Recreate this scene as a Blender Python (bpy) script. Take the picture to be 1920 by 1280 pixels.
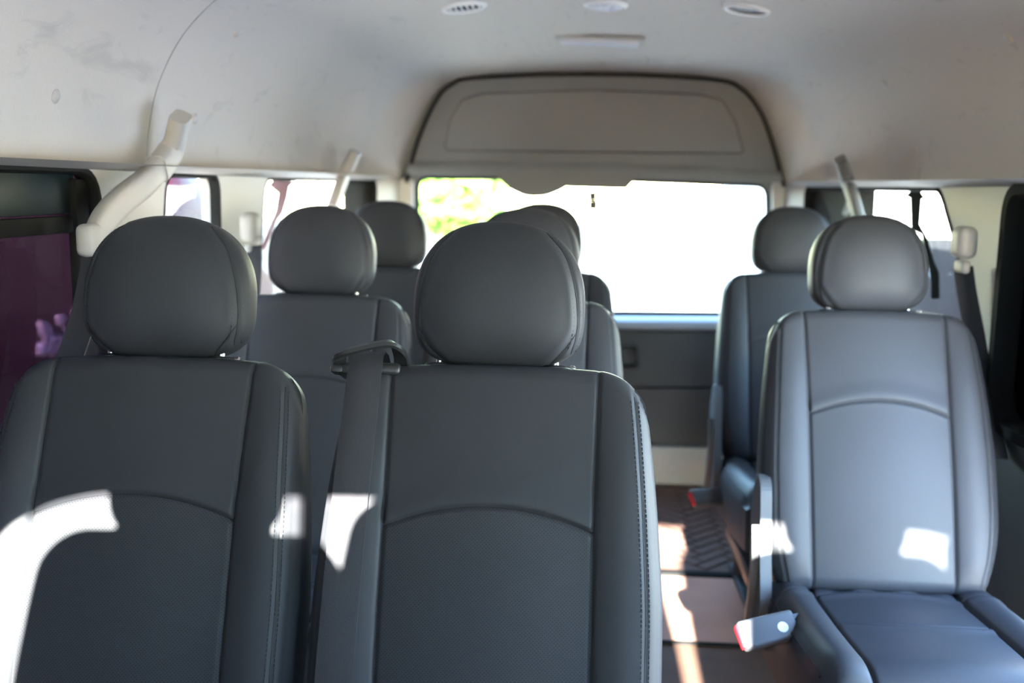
import bpy, bmesh, math, random
import numpy as np
from mathutils import Vector, Matrix, Euler
from mathutils.geometry import delaunay_2d_cdt

for o in list(bpy.data.objects):
    bpy.data.objects.remove(o)
SC = bpy.context.scene
COL = SC.collection
rnd = random.Random(7)

# ------------------------------------------------------------------ camera
FPX, YAW, PITCH, ROLL = 1867.0, math.radians(3.86), math.radians(8.9), 0.015
CAM = Vector((0, 0, 1.22))
FW = Vector((-math.sin(YAW) * math.cos(PITCH), math.cos(YAW) * math.cos(PITCH), -math.sin(PITCH)))
R0 = Vector((math.cos(YAW), math.sin(YAW), 0))
U0 = R0.cross(FW)
RT = R0 * math.cos(ROLL) + U0 * math.sin(ROLL)
UP = -R0 * math.sin(ROLL) + U0 * math.cos(ROLL)
cd = bpy.data.cameras.new('camera')
cd.sensor_width = 36.0
cd.lens = 36.0 * FPX / 1920
cd.clip_start = 0.02
cd.dof.use_dof = True
cd.dof.focus_distance = 1.52
cd.dof.aperture_fstop = 2.8
cam = bpy.data.objects.new('camera', cd)
COL.objects.link(cam)
cam.matrix_world = Matrix(((RT.x, UP.x, -FW.x, CAM.x), (RT.y, UP.y, -FW.y, CAM.y), (RT.z, UP.z, -FW.z, CAM.z), (0, 0, 0, 1)))
SC.camera = cam

# ------------------------------------------------------------------ sky, sun, exposure
SUN_TO = Vector((0.0, -1.0, 0.36)).normalized()
w = bpy.data.worlds.new('world')
SC.world = w
w.use_nodes = True
nt = w.node_tree
nt.nodes.clear()
sky = nt.nodes.new('ShaderNodeTexSky')
sky.sky_type = 'NISHITA'
sky.sun_disc = False
sky.sun_elevation = math.asin(SUN_TO.z)
sky.sun_rotation = math.atan2(SUN_TO.x, SUN_TO.y)
sky.air_density = 1.0
sky.dust_density = 0.1
sky.ozone_density = 2.0
bg = nt.nodes.new('ShaderNodeBackground')
bg.inputs['Strength'].default_value = 3.8
wo = nt.nodes.new('ShaderNodeOutputWorld')
nt.links.new(sky.outputs[0], bg.inputs[0])
nt.links.new(bg.outputs[0], wo.inputs[0])
sl = bpy.data.lights.new('sun', 'SUN')
sl.energy = 70.0
sl.angle = math.radians(0.53)
sl.color = (1.0, 0.96, 0.90)
so = bpy.data.objects.new('sun', sl)
COL.objects.link(so)
so.rotation_euler = SUN_TO.to_track_quat('Z', 'Y').to_euler()
SC.view_settings.view_transform = 'Standard'
SC.view_settings.look = 'None'
SC.view_settings.gamma = 1.0
SC.view_settings.exposure = 1.0
SC.view_settings.use_curve_mapping = False
SC.cycles.use_denoising = True
SC.cycles.max_bounces = 10
SC.cycles.diffuse_bounces = 6
SC.cycles.transparent_max_bounces = 12
SC.cycles.sample_clamp_indirect = 12.0


# ------------------------------------------------------------------ helpers
def ray(px, py):
    return FW + RT * ((px - 960) / FPX) - UP * ((py - 640) / FPX)


def at(px, py, Y):
    d = ray(px, py)
    return CAM + d * (Y / d.y)


def atx(px, py, X):
    d = ray(px, py)
    return CAM + d * (X / d.x)


def tag(o, label=None, cat=None, group=None, kind=None):
    for k, v in (('label', label), ('category', cat), ('group', group), ('kind', kind)):
        if v:
            o[k] = v
    return o


def link(name, data, parent=None, loc=None, rot=None):
    o = bpy.data.objects.new(name, data)
    COL.objects.link(o)
    if parent is not None:
        o.parent = parent
    if loc is not None:
        o.location = loc
    if rot is not None:
        o.rotation_euler = rot
    return o


def empty(name, loc, rot=(0, 0, 0), parent=None):
    return link(name, None, parent, loc, rot)


class G:
    """collects vertices and faces, builds one mesh"""

    def __init__(self):
        self.v, self.f = [], []

    def add(self, V, F, M=None):
        n = len(self.v)
        for p in V:
            p = Vector(p)
            self.v.append(M @ p if M is not None else p)
        for fc in F:
            self.f.append(tuple(i + n for i in fc))
        return self

    def box(self, c, s, b=0.0, seg=2, M=None):
        bm = bmesh.new()
        bmesh.ops.create_cube(bm, size=1.0)
        for v in bm.verts:
            v.co = Vector((v.co.x * s[0], v.co.y * s[1], v.co.z * s[2]))
        if b > 0:
            bmesh.ops.bevel(bm, geom=bm.edges[:], offset=min(b, 0.49 * min(s)), segments=seg, profile=0.5, affect='EDGES')
        for v in bm.verts:
            v.co += Vector(c)
        bm.verts.ensure_lookup_table()
        self.add([v.co.copy() for v in bm.verts], [[v.index for v in f.verts] for f in bm.faces] if not bm.verts.index_update() else [], M)
        bm.free()
        return self

    def tube(self, pts, r, n=8, closed=False, M=None, sx=1.0, sy=1.0, caps=True, up=(0, 0, 1)):
        """sweep an (elliptic) section along points; r number or list"""
        P = [Vector(p) for p in pts]
        m = len(P)
        up = Vector(up)
        V, F = [], []
        for i, p in enumerate(P):
            a = P[(i - 1) % m] if (closed or i > 0) else P[i]
            b = P[(i + 1) % m] if (closed or i < m - 1) else P[i]
            t = (b - a).normalized()
            s = t.cross(up)
            if s.length < 1e-4:
                s = t.cross(Vector((1, 0, 0)))
            s.normalize()
            q = s.cross(t).normalized()
            rr = r[i] if isinstance(r, (list, tuple)) else r
            for k in range(n):
                an = 2 * math.pi * k / n
                V.append(p + s * (math.cos(an) * rr * sx) + q * (math.sin(an) * rr * sy))
        L = m if closed else m - 1
        for i in range(L):
            j = (i + 1) % m
            for k in range(n):
                k2 = (k + 1) % n
                F.append((i * n + k, i * n + k2, j * n + k2, j * n + k))
        if caps and not closed:
            F.append(tuple(range(n - 1, -1, -1)))
            F.append(tuple((m - 1) * n + k for k in range(n)))
        return self.add(V, F, M)

    def section(self, pts, prof, up=(0, 0, 1), M=None, scale=None):
        """sweep a closed 2D profile along points (profile x = side, y = up)"""
        P = [Vector(p) for p in pts]
        m, n = len(P), len(prof)
        up = Vector(up)
        V, F = [], []
        for i, p in enumerate(P):
            t = (P[min(i + 1, m - 1)] - P[max(i - 1, 0)]).normalized()
            s = t.cross(up).normalized()
            q = s.cross(t).normalized()
            k = scale[i] if scale else 1.0
            for (x, y) in prof:
                V.append(p + s * x * k + q * y * k)
        for i in range(m - 1):
            for k in range(n):
                k2 = (k + 1) % n
                F.append((i * n + k, i * n + k2, (i + 1) * n + k2, (i + 1) * n + k))
        F.append(tuple(range(n - 1, -1, -1)))
        F.append(tuple((m - 1) * n + k for k in range(n)))
        return self.add(V, F, M)

    def lathe(self, prof, n=24, M=None):
        """prof = [(r, z)] about local z"""
        V, F = [], []
        for (r, z) in prof:
            for k in range(n):
                a = 2 * math.pi * k / n
                V.append((r * math.cos(a), r * math.sin(a), z))
        for i in range(len(prof) - 1):
            for k in range(n):
                k2 = (k + 1) % n
                F.append((i * n + k, i * n + k2, (i + 1) * n + k2, (i + 1) * n + k))
        F.append(tuple(range(n - 1, -1, -1)))
        F.append(tuple((len(prof) - 1) * n + k for k in range(n)))
        return self.add(V, F, M)

    def mesh(self, name, mat, smooth=True, angle=40):
        me = bpy.data.meshes.new(name)
        me.from_pydata([tuple(v) for v in self.v], [], self.f)
        me.materials.append(mat)
        bm = bmesh.new()
        bm.from_mesh(me)
        bmesh.ops.recalc_face_normals(bm, faces=bm.faces[:])
        if smooth:
            for f in bm.faces:
                f.smooth = True
            for e in bm.edges:
                if len(e.link_faces) == 2 and e.calc_face_angle(0) > math.radians(angle):
                    e.smooth = False
        bm.to_mesh(me)
        bm.free()
        return me

    def obj(self, name, mat, parent=None, loc=None, rot=None, smooth=True, angle=40):
        return link(name, self.mesh(name, mat, smooth, angle), parent, loc, rot)


def spline(pts, n=8, closed=False):
    P = [Vector(p) for p in pts]
    m = len(P)
    out = []
    L = m if closed else m - 1
    for i in range(L):
        p0 = P[(i - 1) % m] if (closed or i > 0) else P[i] * 2 - P[i + 1]
        p1, p2 = P[i], P[(i + 1) % m]
        p3 = P[(i + 2) % m] if (closed or i < m - 2) else p2 * 2 - p1
        for k in range(n):
            t = k / n
            out.append(0.5 * ((2 * p1) + (p2 - p0) * t + (2 * p0 - 5 * p1 + 4 * p2 - p3) * t * t + (3 * p1 - p0 - 3 * p2 + p3) * t ** 3))
    if not closed:
        out.append(P[-1].copy())
    return out


def round_poly(pts, r, n=6):
    """rounded corners of a closed 2D polygon; r number or list"""
    out = []
    m = len(pts)
    for i in range(m):
        p = Vector(pts[i])
        a, b = Vector(pts[i - 1]), Vector(pts[(i + 1) % m])
        rr = r[i] if isinstance(r, (list, tuple)) else r
        da, db = (a - p), (b - p)
        rr = min(rr, da.length * 0.48, db.length * 0.48)
        pa, pb = p + da.normalized() * rr, p + db.normalized() * rr
        for k in range(n + 1):
            t = k / n
            out.append(tuple(pa * (1 - t) ** 2 + p * 2 * t * (1 - t) + pb * t * t))
    return out


def inside(pt, poly):
    x, y = pt
    c = False
    j = len(poly) - 1
    for i in range(len(poly)):
        xi, yi = poly[i]
        xj, yj = poly[j]
        if (yi > y) != (yj > y) and x < (xj - xi) * (y - yi) / (yj - yi) + xi:
            c = not c
        j = i
    return c


def sheet(outer, holes, step=None):
    """triangulated 2D polygon with holes -> verts2d, faces"""
    vs, es = [], []
    for poly in [outer] + holes:
        n0 = len(vs)
        vs += [Vector(p) for p in poly]
        es += [(n0 + i, n0 + (i + 1) % len(poly)) for i in range(len(poly))]
    if step:
        xs = [p[0] for p in outer]
        ys = [p[1] for p in outer]
        x = min(xs) + step / 2
        while x < max(xs):
            y = min(ys) + step / 2
            while y < max(ys):
                if inside((x, y), outer) and not any(inside((x, y), h) for h in holes):
                    vs.append(Vector((x, y)))
                y += step
            x += step
    V, E_, F_, *_r = delaunay_2d_cdt(vs, es, [], 0, 1e-6)
    F = []
    for f in F_:
        c = sum((V[i] for i in f), Vector((0, 0))) / len(f)
        if inside(c, outer) and not any(inside(c, h) for h in holes):
            F.append(tuple(f))
    return [tuple(v) for v in V], F


def thicken(V3, F, N, t):
    """V3 sheet offset by -N*t (N per vertex) closed by side walls"""
    n = len(V3)
    V = [Vector(v) for v in V3] + [Vector(v) - Vector(nn) * t for v, nn in zip(V3, N)]
    F2 = [tuple(f) for f in F] + [tuple(i + n for i in reversed(f)) for f in F]
    cnt = {}
    for f in F:
        for i in range(len(f)):
            a, b = f[i], f[(i + 1) % len(f)]
            cnt[(a, b)] = cnt.get((a, b), 0) + 1
    for (a, b) in cnt:
        if (b, a) not in cnt:
            F2.append((a, a + n, b + n, b))
    return V, F2


# ------------------------------------------------------------------ materials
MATS = {}


def mat(name, color, rough=0.5, metal=0.0, spec=0.5, noise=0.0, nscale=40.0, bump=0.0, bscale=300.0, coat=0.0, sheen=0.0, trans=0.0, stretch=None):
    m = bpy.data.materials.new(name)
    m.use_nodes = True
    t = m.node_tree
    b = t.nodes['Principled BSDF']
    b.inputs['Base Color'].default_value = (*color, 1)
    b.inputs['Roughness'].default_value = rough
    b.inputs['Metallic'].default_value = metal
    b.inputs['Specular IOR Level'].default_value = spec
    b.inputs['Coat Weight'].default_value = coat
    b.inputs['Sheen Weight'].default_value = sheen
    b.inputs['Transmission Weight'].default_value = trans
    tc = t.nodes.new('ShaderNodeTexCoord')
    src = tc.outputs['Object']
    if stretch:
        mp = t.nodes.new('ShaderNodeMapping')
        mp.inputs['Scale'].default_value = stretch
        t.links.new(src, mp.inputs[0])
        src = mp.outputs[0]
    if noise > 0:
        n = t.nodes.new('ShaderNodeTexNoise')
        n.inputs['Scale'].default_value = nscale
        n.inputs['Detail'].default_value = 4
        t.links.new(src, n.inputs['Vector'])
        mx = t.nodes.new('ShaderNodeMix')
        mx.data_type = 'RGBA'
        mx.inputs[6].default_value = (*[c * (1 - noise) for c in color], 1)
        mx.inputs[7].default_value = (*[min(1, c * (1 + noise)) for c in color], 1)
        t.links.new(n.outputs[0], mx.inputs[0])
        t.links.new(mx.outputs[2], b.inputs['Base Color'])
    if bump > 0:
        n2 = t.nodes.new('ShaderNodeTexNoise')
        n2.inputs['Scale'].default_value = bscale
        n2.inputs['Detail'].default_value = 3
        t.links.new(src, n2.inputs['Vector'])
        bp = t.nodes.new('ShaderNodeBump')
        bp.inputs['Strength'].default_value = bump
        bp.inputs['Distance'].default_value = 0.001
        t.links.new(n2.outputs[0], bp.inputs['Height'])
        t.links.new(bp.outputs[0], b.inputs['Normal'])
    MATS[name] = m
    return m


def leather(name, color, rough=0.5, perf=False):
    m = bpy.data.materials.new(name)
    m.use_nodes = True
    t = m.node_tree
    b = t.nodes['Principled BSDF']
    b.inputs['Roughness'].default_value = rough
    b.inputs['Specular IOR Level'].default_value = 0.2
    tc = t.nodes.new('ShaderNodeTexCoord')
    vo = t.nodes.new('ShaderNodeTexVoronoi')
    vo.inputs['Scale'].default_value = 650
    t.links.new(tc.outputs['Object'], vo.inputs['Vector'])
    no = t.nodes.new('ShaderNodeTexNoise')
    no.inputs['Scale'].default_value = 9
    t.links.new(tc.outputs['Object'], no.inputs['Vector'])
    mx = t.nodes.new('ShaderNodeMix')
    mx.data_type = 'RGBA'
    mx.inputs[6].default_value = (*[c * 0.9 for c in color], 1)
    mx.inputs[7].default_value = (*[c * 1.1 for c in color], 1)
    t.links.new(no.outputs[0], mx.inputs[0])
    bp = t.nodes.new('ShaderNodeBump')
    bp.inputs['Strength'].default_value = 0.18
    bp.inputs['Distance'].default_value = 0.0006
    t.links.new(vo.outputs['Distance'], bp.inputs['Height'])
    t.links.new(bp.outputs[0], b.inputs['Normal'])
    colout = mx.outputs[2]
    if perf:
        # punched holes on a staggered 5 mm grid
        sp = t.nodes.new('ShaderNodeSeparateXYZ')
        t.links.new(tc.outputs['Object'], sp.inputs[0])

        def mth(op, a, bb=None):
            n = t.nodes.new('ShaderNodeMath')
            n.operation = op
            for i, x in enumerate((a, bb)):
                if x is None:
                    continue
                if isinstance(x, (int, float)):
                    n.inputs[i].default_value = x
                else:
                    t.links.new(x, n.inputs[i])
            return n.outputs[0]
        P = 0.0052
        a1 = mth('DIVIDE', mth('ADD', sp.outputs['X'], sp.outputs['Z']), P)
        a2 = mth('DIVIDE', mth('SUBTRACT', sp.outputs['X'], sp.outputs['Z']), P)
        d1 = mth('SUBTRACT', mth('FRACT', a1), 0.5)
        d2 = mth('SUBTRACT', mth('FRACT', a2), 0.5)
        d = mth('SQRT', mth('ADD', mth('MULTIPLY', d1, d1), mth('MULTIPLY', d2, d2)))
        hole = mth('LESS_THAN', d, 0.17)
        m2 = t.nodes.new('ShaderNodeMix')
        m2.data_type = 'RGBA'
        t.links.new(hole, m2.inputs[0])
        t.links.new(colout, m2.inputs[6])
        m2.inputs[7].default_value = (0.004, 0.004, 0.005, 1)
        colout = m2.outputs[2]
    t.links.new(colout, b.inputs['Base Color'])
    MATS[name] = m
    return m


def glass(name, tint, gloss=0.06, rough=0.02):
    m = bpy.data.materials.new(name)
    m.use_nodes = True
    t = m.node_tree
    t.nodes.clear()
    o = t.nodes.new('ShaderNodeOutputMaterial')
    tr = t.nodes.new('ShaderNodeBsdfTransparent')
    tr.inputs[0].default_value = (*tint, 1)
    gl = t.nodes.new('ShaderNodeBsdfGlossy')
    gl.inputs['Roughness'].default_value = rough
    fr = t.nodes.new('ShaderNodeFresnel')
    fr.inputs[0].default_value = 1.3
    mx = t.nodes.new('ShaderNodeMixShader')
    ge = t.nodes.new('ShaderNodeNewGeometry')     # the far skin of the pane does not mirror a second time
    iv = t.nodes.new('ShaderNodeMath')
    iv.operation = 'SUBTRACT'
    iv.inputs[0].default_value = 1.0
    t.links.new(ge.outputs['Backfacing'], iv.inputs[1])
    mu = t.nodes.new('ShaderNodeMath')
    mu.operation = 'MULTIPLY'
    t.links.new(fr.outputs[0], mu.inputs[0])
    t.links.new(iv.outputs[0], mu.inputs[1])
    t.links.new(mu.outputs[0], mx.inputs[0])
    t.links.new(tr.outputs[0], mx.inputs[1])
    t.links.new(gl.outputs[0], mx.inputs[2])
    t.links.new(mx.outputs[0], o.inputs[0])
    MATS[name] = m
    return m


def liner_material():
    """woven headliner cloth with grey rubbed marks"""
    m = mat('headliner', (0.57, 0.525, 0.478), 0.95, spec=0.15, noise=0.05, nscale=220, bump=0.35, bscale=900)
    t = m.node_tree
    b = t.nodes['Principled BSDF']
    src = b.inputs['Base Color'].links[0].from_socket
    tc = t.nodes.new('ShaderNodeTexCoord')
    mp = t.nodes.new('ShaderNodeMapping')
    mp.inputs['Scale'].default_value = (9.0, 2.2, 4.0)
    mp.inputs['Rotation'].default_value = (0.5, 0.3, 0.4)
    t.links.new(tc.outputs['Object'], mp.inputs[0])
    n = t.nodes.new('ShaderNodeTexNoise')
    n.inputs['Scale'].default_value = 2.6
    n.inputs['Detail'].default_value = 5
    n.inputs['Roughness'].default_value = 0.55
    n.inputs['Distortion'].default_value = 1.2
    t.links.new(mp.outputs[0], n.inputs['Vector'])
    cr = t.nodes.new('ShaderNodeValToRGB')
    cr.color_ramp.elements[0].position = 0.60
    cr.color_ramp.elements[0].color = (0, 0, 0, 1)
    cr.color_ramp.elements[1].position = 0.74
    cr.color_ramp.elements[1].color = (1, 1, 1, 1)
    t.links.new(n.outputs[0], cr.inputs[0])
    mu = t.nodes.new('ShaderNodeMath')
    mu.operation = 'MULTIPLY'
    mu.inputs[1].default_value = 0.35
    t.links.new(cr.outputs[0], mu.inputs[0])
    mx = t.nodes.new('ShaderNodeMix')
    mx.data_type = 'RGBA'
    t.links.new(mu.outputs[0], mx.inputs[0])
    t.links.new(src, mx.inputs[6])
    mx.inputs[7].default_value = (0.30, 0.29, 0.28, 1)
    t.links.new(mx.outputs[2], b.inputs['Base Color'])
    return m


LEA = leather('black_leather', (0.036, 0.037, 0.042))
PERF = leather('perforated_leather', (0.036, 0.037, 0.042), 0.5, True)
THREAD = mat('black_thread', (0.010, 0.010, 0.011), 0.7)
BACKM = mat('seat_back_vinyl', (0.035, 0.034, 0.034), 0.6, bump=0.2, bscale=500)
LINER = liner_material()
TRIMP = mat('grey_plastic_trim', (0.43, 0.40, 0.372), 0.5, bump=0.15, bscale=700)
TRIMD = mat('grey_tailgate_trim', (0.140, 0.146, 0.152), 0.55, bump=0.15, bscale=700)
DARKP = mat('dark_panel_plastic', (0.05, 0.05, 0.048), 0.5, bump=0.2, bscale=500)
BLACKP = mat('black_plastic', (0.018, 0.018, 0.019), 0.38)
RUBBER = mat('black_rubber', (0.012, 0.012, 0.012), 0.8, spec=0.15)
GREYP = mat('slate_plastic', (0.075, 0.078, 0.085), 0.45)
SILL = mat('cream_sill_plastic', (0.66, 0.60, 0.50), 0.4)
CHROME = mat('chrome', (0.75, 0.73, 0.72), 0.18, metal=1.0)
RED = mat('red_plastic', (0.62, 0.02, 0.03), 0.35)
WHITE = mat('white_plastic', (0.75, 0.74, 0.72), 0.4)
LENS = mat('frosted_lens', (0.62, 0.62, 0.66), 0.35)
BELT = mat('belt_webbing', (0.035, 0.034, 0.04), 0.75, bump=0.6, bscale=700, stretch=(1, 1, 0.35))
FLOORM = mat('brown_vinyl', (0.15, 0.085, 0.062), 0.6, spec=0.1, noise=0.25, nscale=14, bump=0.2, bscale=200)
MATM = mat('rubber_mat', (0.16, 0.095, 0.075), 0.6, spec=0.2, noise=0.2, nscale=30)
PINKM = mat('satin_vinyl', (0.62, 0.33, 0.24), 0.55, spec=0.08, noise=0.18, nscale=8)
GLC = glass('clear_glass', (0.78, 0.81, 0.79))
GLW = glass('windscreen_glass', (0.94, 0.96, 0.95))
GLD = glass('tinted_glass', (0.10, 0.075, 0.10))
GLK = glass('blackened_glass', (0.02, 0.02, 0.02))
GLS = glass('light_tint_glass', (0.70, 0.71, 0.68))
FRIT = mat('dark_corner_panel', (0.018, 0.017, 0.017), 0.8, spec=0.2)
CARPAINT = mat('maroon_paint', (0.12, 0.008, 0.034), 0.4, coat=0.2)
PICKPAINT = mat('dark_maroon_paint', (0.026, 0.002, 0.008), 0.5, spec=0.2)
CARDARK = mat('car_glass', (0.012, 0.014, 0.018), 0.08)
CARGREY = mat('plum_paint', (0.0040, 0.0022, 0.0050), 0.85, spec=0.1)
TYRE = mat('tyre_rubber', (0.015, 0.015, 0.015), 0.8)
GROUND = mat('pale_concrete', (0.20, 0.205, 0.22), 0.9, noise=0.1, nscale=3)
RENDERW = mat('pale_render', (0.72, 0.70, 0.65), 0.9, noise=0.05, nscale=2)
LEAF = mat('leaf_green', (0.16, 0.30, 0.04), 0.6, noise=0.4, nscale=3)
BARK = mat('bark', (0.14, 0.10, 0.07), 0.9, noise=0.3, nscale=12)
STICK = mat('black_vinyl_sticker', (0.008, 0.008, 0.009), 0.9, spec=0.1)
STICKR = mat('maroon_vinyl_sticker', (0.20, 0.018, 0.045), 0.6)
STICKG = mat('grey_vinyl_sticker', (0.26, 0.26, 0.25), 0.6)

# ------------------------------------------------------------------ the van body
XC = 0.03


def lerp_table(tab, y):
    if y <= tab[0][0]:
        return tab[0][1]
    for (a, b), (c, d) in zip(tab, tab[1:]):
        if y <= c:
            t = (y - a) / (c - a)
            t = t * t * (3 - 2 * t)
            return b + (d - b) * t
    return tab[-1][1]


def hw(y):
    return lerp_table([(-1.6, 0.80), (-0.6, 0.925), (3.2, 0.925), (3.78, 0.885), (4.12, 0.77)], y)


def roof_h(y):
    return lerp_table([(-0.72, 1.52), (0.1, 1.72), (3.1, 1.735), (4.06, 1.675)], y)


ZB = 1.245
full = spline([(1, 0, 0), (0.992, 0.15, 0), (0.962, 0.36, 0), (0.89, 0.58, 0), (0.765, 0.765, 0), (0.58, 0.89, 0), (0.32, 0.97, 0), (0, 1.0, 0)], 6)
rim = spline([(1, 0, 0), (0.972, 0.2, 0), (0.93, 0.40, 0), (0.86, 0.68, 0), (0.775, 0.86, 0), (0.62, 0.945, 0), (0.32, 0.985, 0), (0, 1.0, 0)], 6)


boxy = spline([(1, 0, 0), (0.985, 0.3, 0), (0.95, 0.60, 0), (0.90, 0.82, 0), (0.82, 0.94, 0), (0.70, 0.985, 0), (0.35, 1.0, 0), (0, 1.0, 0)], 6)


def liner_pt(k, side, y):
    b = lerp_table([(3.2, 0.0), (4.05, 1.0)], y)
    p = full[k] * (1 - b) + rim[k] * b
    b = lerp_table([(-0.60, 1.0), (0.1, 0.0)], y)
    p = p * (1 - b) + boxy[k] * b
    return Vector((XC + side * p.x * hw(y), y, ZB + p.y * (roof_h(y) - ZB)))


K = len(full)
ys = [-0.72 + i * 0.06 for i in range(int((3.1 + 0.72) / 0.06))] + [3.1 + i * 0.03 for i in range(33)]
ys = [y for y in ys if y < 4.115] + [4.115]
V, N = [], []
for y in ys:
    row = [liner_pt(k, -1, y) for k in range(K)] + [liner_pt(k, 1, y) for k in range(K - 2, -1, -1)]
    cen = Vector((XC, y, 1.25))
    for i, p in enumerate(row):
        a, b = row[max(i - 1, 0)], row[min(i + 1, len(row) - 1)]
        t = (b - a).normalized()
        N.append(Vector((t.z, 0, -t.x)))
    V += row
RW = 2 * K - 1
F = [(i * RW + k, i * RW + k + 1, (i + 1) * RW + k + 1, (i + 1) * RW + k) for i in range(len(ys) - 1) for k in range(RW - 1)]
V, F = thicken(V, F, N, 0.035)
ceil = G().add(V, F).obj('ceiling', LINER)
tag(ceil, 'pale grey cloth headliner curving down to the windows', kind='structure')

# seam of the front headliner section, both slopes
for side in (-1, 1):
    pts = []
    for k in range(2, K - 14):
        p = liner_pt(k, side, 2.02 if side < 0 else 1.93)
        pts.append(p)
    G().tube(pts, 0.0016, 5).obj('seam', mat('liner_seam%d' % side, (0.25, 0.24, 0.23), 0.9), ceil)


def wall_x(side, y, z):
    return XC + side * (hw(y) + 0.012 * max(0.0, (ZB - z)))


WIN = {}


def wall(side, name, holes):
    outer = [(-1.4, 0.0), (4.12, 0.0), (4.12, ZB + 0.004), (-0.72, ZB + 0.004), (-1.4, 0.86)]
    v2, f = sheet(outer, holes, 0.07)
    V = [Vector((wall_x(side, y, z), y, z)) for (y, z) in v2]
    N = [Vector((-side, 0, 0))] * len(V)
    V, F = thicken(V, f, N, 0.045)
    return tag(G().add(V, F).obj(name, TRIMP, angle=35), kind='structure')


def opening(pts, r):
    return round_poly(pts, r, 6)


ZT = 1.238
# (y, z) outlines of the window openings
L_DOOR = opening([(-0.95, 0.86), (-0.55, 1.2), (0.25, 1.2), (0.35, 0.72)], 0.06)
L1W = opening([(0.55, 0.70), (1.83, 0.70), (1.815, ZT), (0.55, ZT)], [0.08, 0.08, 0.075, 0.06])
L2W = opening([(2.02, 0.70), (2.44, 0.70), (2.44, ZT - 0.004), (2.12, ZT - 0.004)], [0.06, 0.05, 0.05, 0.05])
L3W = opening([(2.68, 0.70), (3.93, 0.70), (3.93, ZT - 0.006), (2.80, ZT - 0.006)], [0.08, 0.08, 0.03, 0.06])
wl = wall(-1, 'wall_left', [L_DOOR, L1W, L2W, L3W])
R_DOOR = opening([(-0.95, 0.86), (-0.55, 1.2), (0.25, 1.2), (0.35, 0.72)], 0.06)
R1W = opening([(0.92, 0.03), (2.0, 0.03), (2.0, ZT), (0.92, ZT)], 0.05)
R0W = opening([(2.07, 0.70), (2.315, 0.70), (2.30, ZT - 0.01), (2.07, ZT - 0.006)], [0.06, 0.10, 0.06, 0.05])
R2W = opening([(2.50, 0.70), (3.95, 0.70), (3.95, ZT - 0.008), (2.77, ZT - 0.008), (2.57, 1.03)], [0.08, 0.08, 0.03, 0.05, 0.12])
wr = wall(1, 'wall_right', [R_DOOR, R1W, R0W, R2W])


def pane(side, poly, m, off=0.03, y0=None, y1=None, t=0.004):
    if y0 is not None:
        poly = [(min(max(y, y0), y1), z) for (y, z) in poly]
        q = []
        for p in poly:
            if not q or (Vector(p) - Vector(q[-1])).length > 1e-5:
                q.append(p)
        poly = q
    v2, f = sheet(poly, [], 0.12)
    V = [Vector((wall_x(side, y, z) + side * off, y, z)) for (y, z) in v2]
    N = [Vector((-side, 0, 0))] * len(V)
    V, F = thicken(V, f, N, t)
    return V, F


def gasket(side, poly, r, off):
    P = [Vector((wall_x(side, y, z) + side * off, y, z)) for (y, z) in poly]
    return G().tube(P, r, 6, closed=True, up=(1, 0, 0), sx=1.0, sy=1.6)


def window(n, side, poly, m, seal=0.008, pieces=None, label=None):
    root = empty('window_%d' % n, (wall_x(side, poly[0][0], poly[0][1]), sum(p[0] for p in poly) / len(poly), 0.7))
    tag(root, label, kind='structure')
    inv = Matrix.Translation(-root.location)
    gk = gasket(side, poly, seal, 0.012)
    gk.v = [inv @ v for v in gk.v]
    gk.obj('seal', RUBBER, root)
    for (a, b, mm, off) in (pieces or [(None, None, m, 0.03)]):
        V, F = pane(side, poly, mm, off, a, b)
        G().add([inv @ Vector(v) for v in V], F).obj('pane', mm, root, smooth=False)
    return root, inv


w1, inv1 = window(1, -1, L1W, GLD, 0.010, label='dark tinted sliding side window behind the nearest window seat')
window(2, -1, L2W, GLS, 0.009, label='small side window between the two pale pillars')
window(3, -1, L3W, GLS, 0.009, pieces=[(2.6, 3.70, GLS, 0.03), (3.70, 4.0, FRIT, 0.026)], label='long rear quarter window with maroon stem sticker')
window(4, 1, R2W, GLS, 0.011, pieces=[(2.4, 3.42, GLS, 0.03), (3.42, 4.0, FRIT, 0.026)], label='bright rear quarter window with black stem sticker')
w5 = empty('door_2', (wall_x(1, 1.1, 0.1), 1.1, 0.0))
tag(w5, 'open side doorway edged with black rubber', kind='structure')
gk = gasket(1, R1W, 0.014, 0.012)
gk.v = [Matrix.Translation(-w5.location) @ v for v in gk.v]
gk.obj('weather_seal', RUBBER, w5)
window(9, 1, R0W, GLK, 0.024, label='blackened side window with a thick rubber edge at the picture border')
window(6, -1, L_DOOR, GLD, 0.008)
window(7, 1, R_DOOR, GLC, 0.008)

# black slider frame of the near tinted window
for nm, (ya, yb, za, zb) in (('top_rail', (0.6, 1.74, 1.125, 1.155)), ('stile', (1.755, 1.80, 0.72, 1.22))):
    G().box((wall_x(-1, 1.2, 1.1) - 0.022, (ya + yb) / 2, (za + zb) / 2), (0.02, yb - ya, zb - za), 0.004, 2, inv1).obj(nm, RUBBER, w1)
G().box((wall_x(-1, 1.2, 1.1) - 0.03, 1.2, 1.195), (0.008, 1.15, 0.075), 0.003, 2, inv1).obj('shade_band', mat('teal_band', (0.010, 0.018, 0.020), 0.5, spec=0.2), w1)
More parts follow.
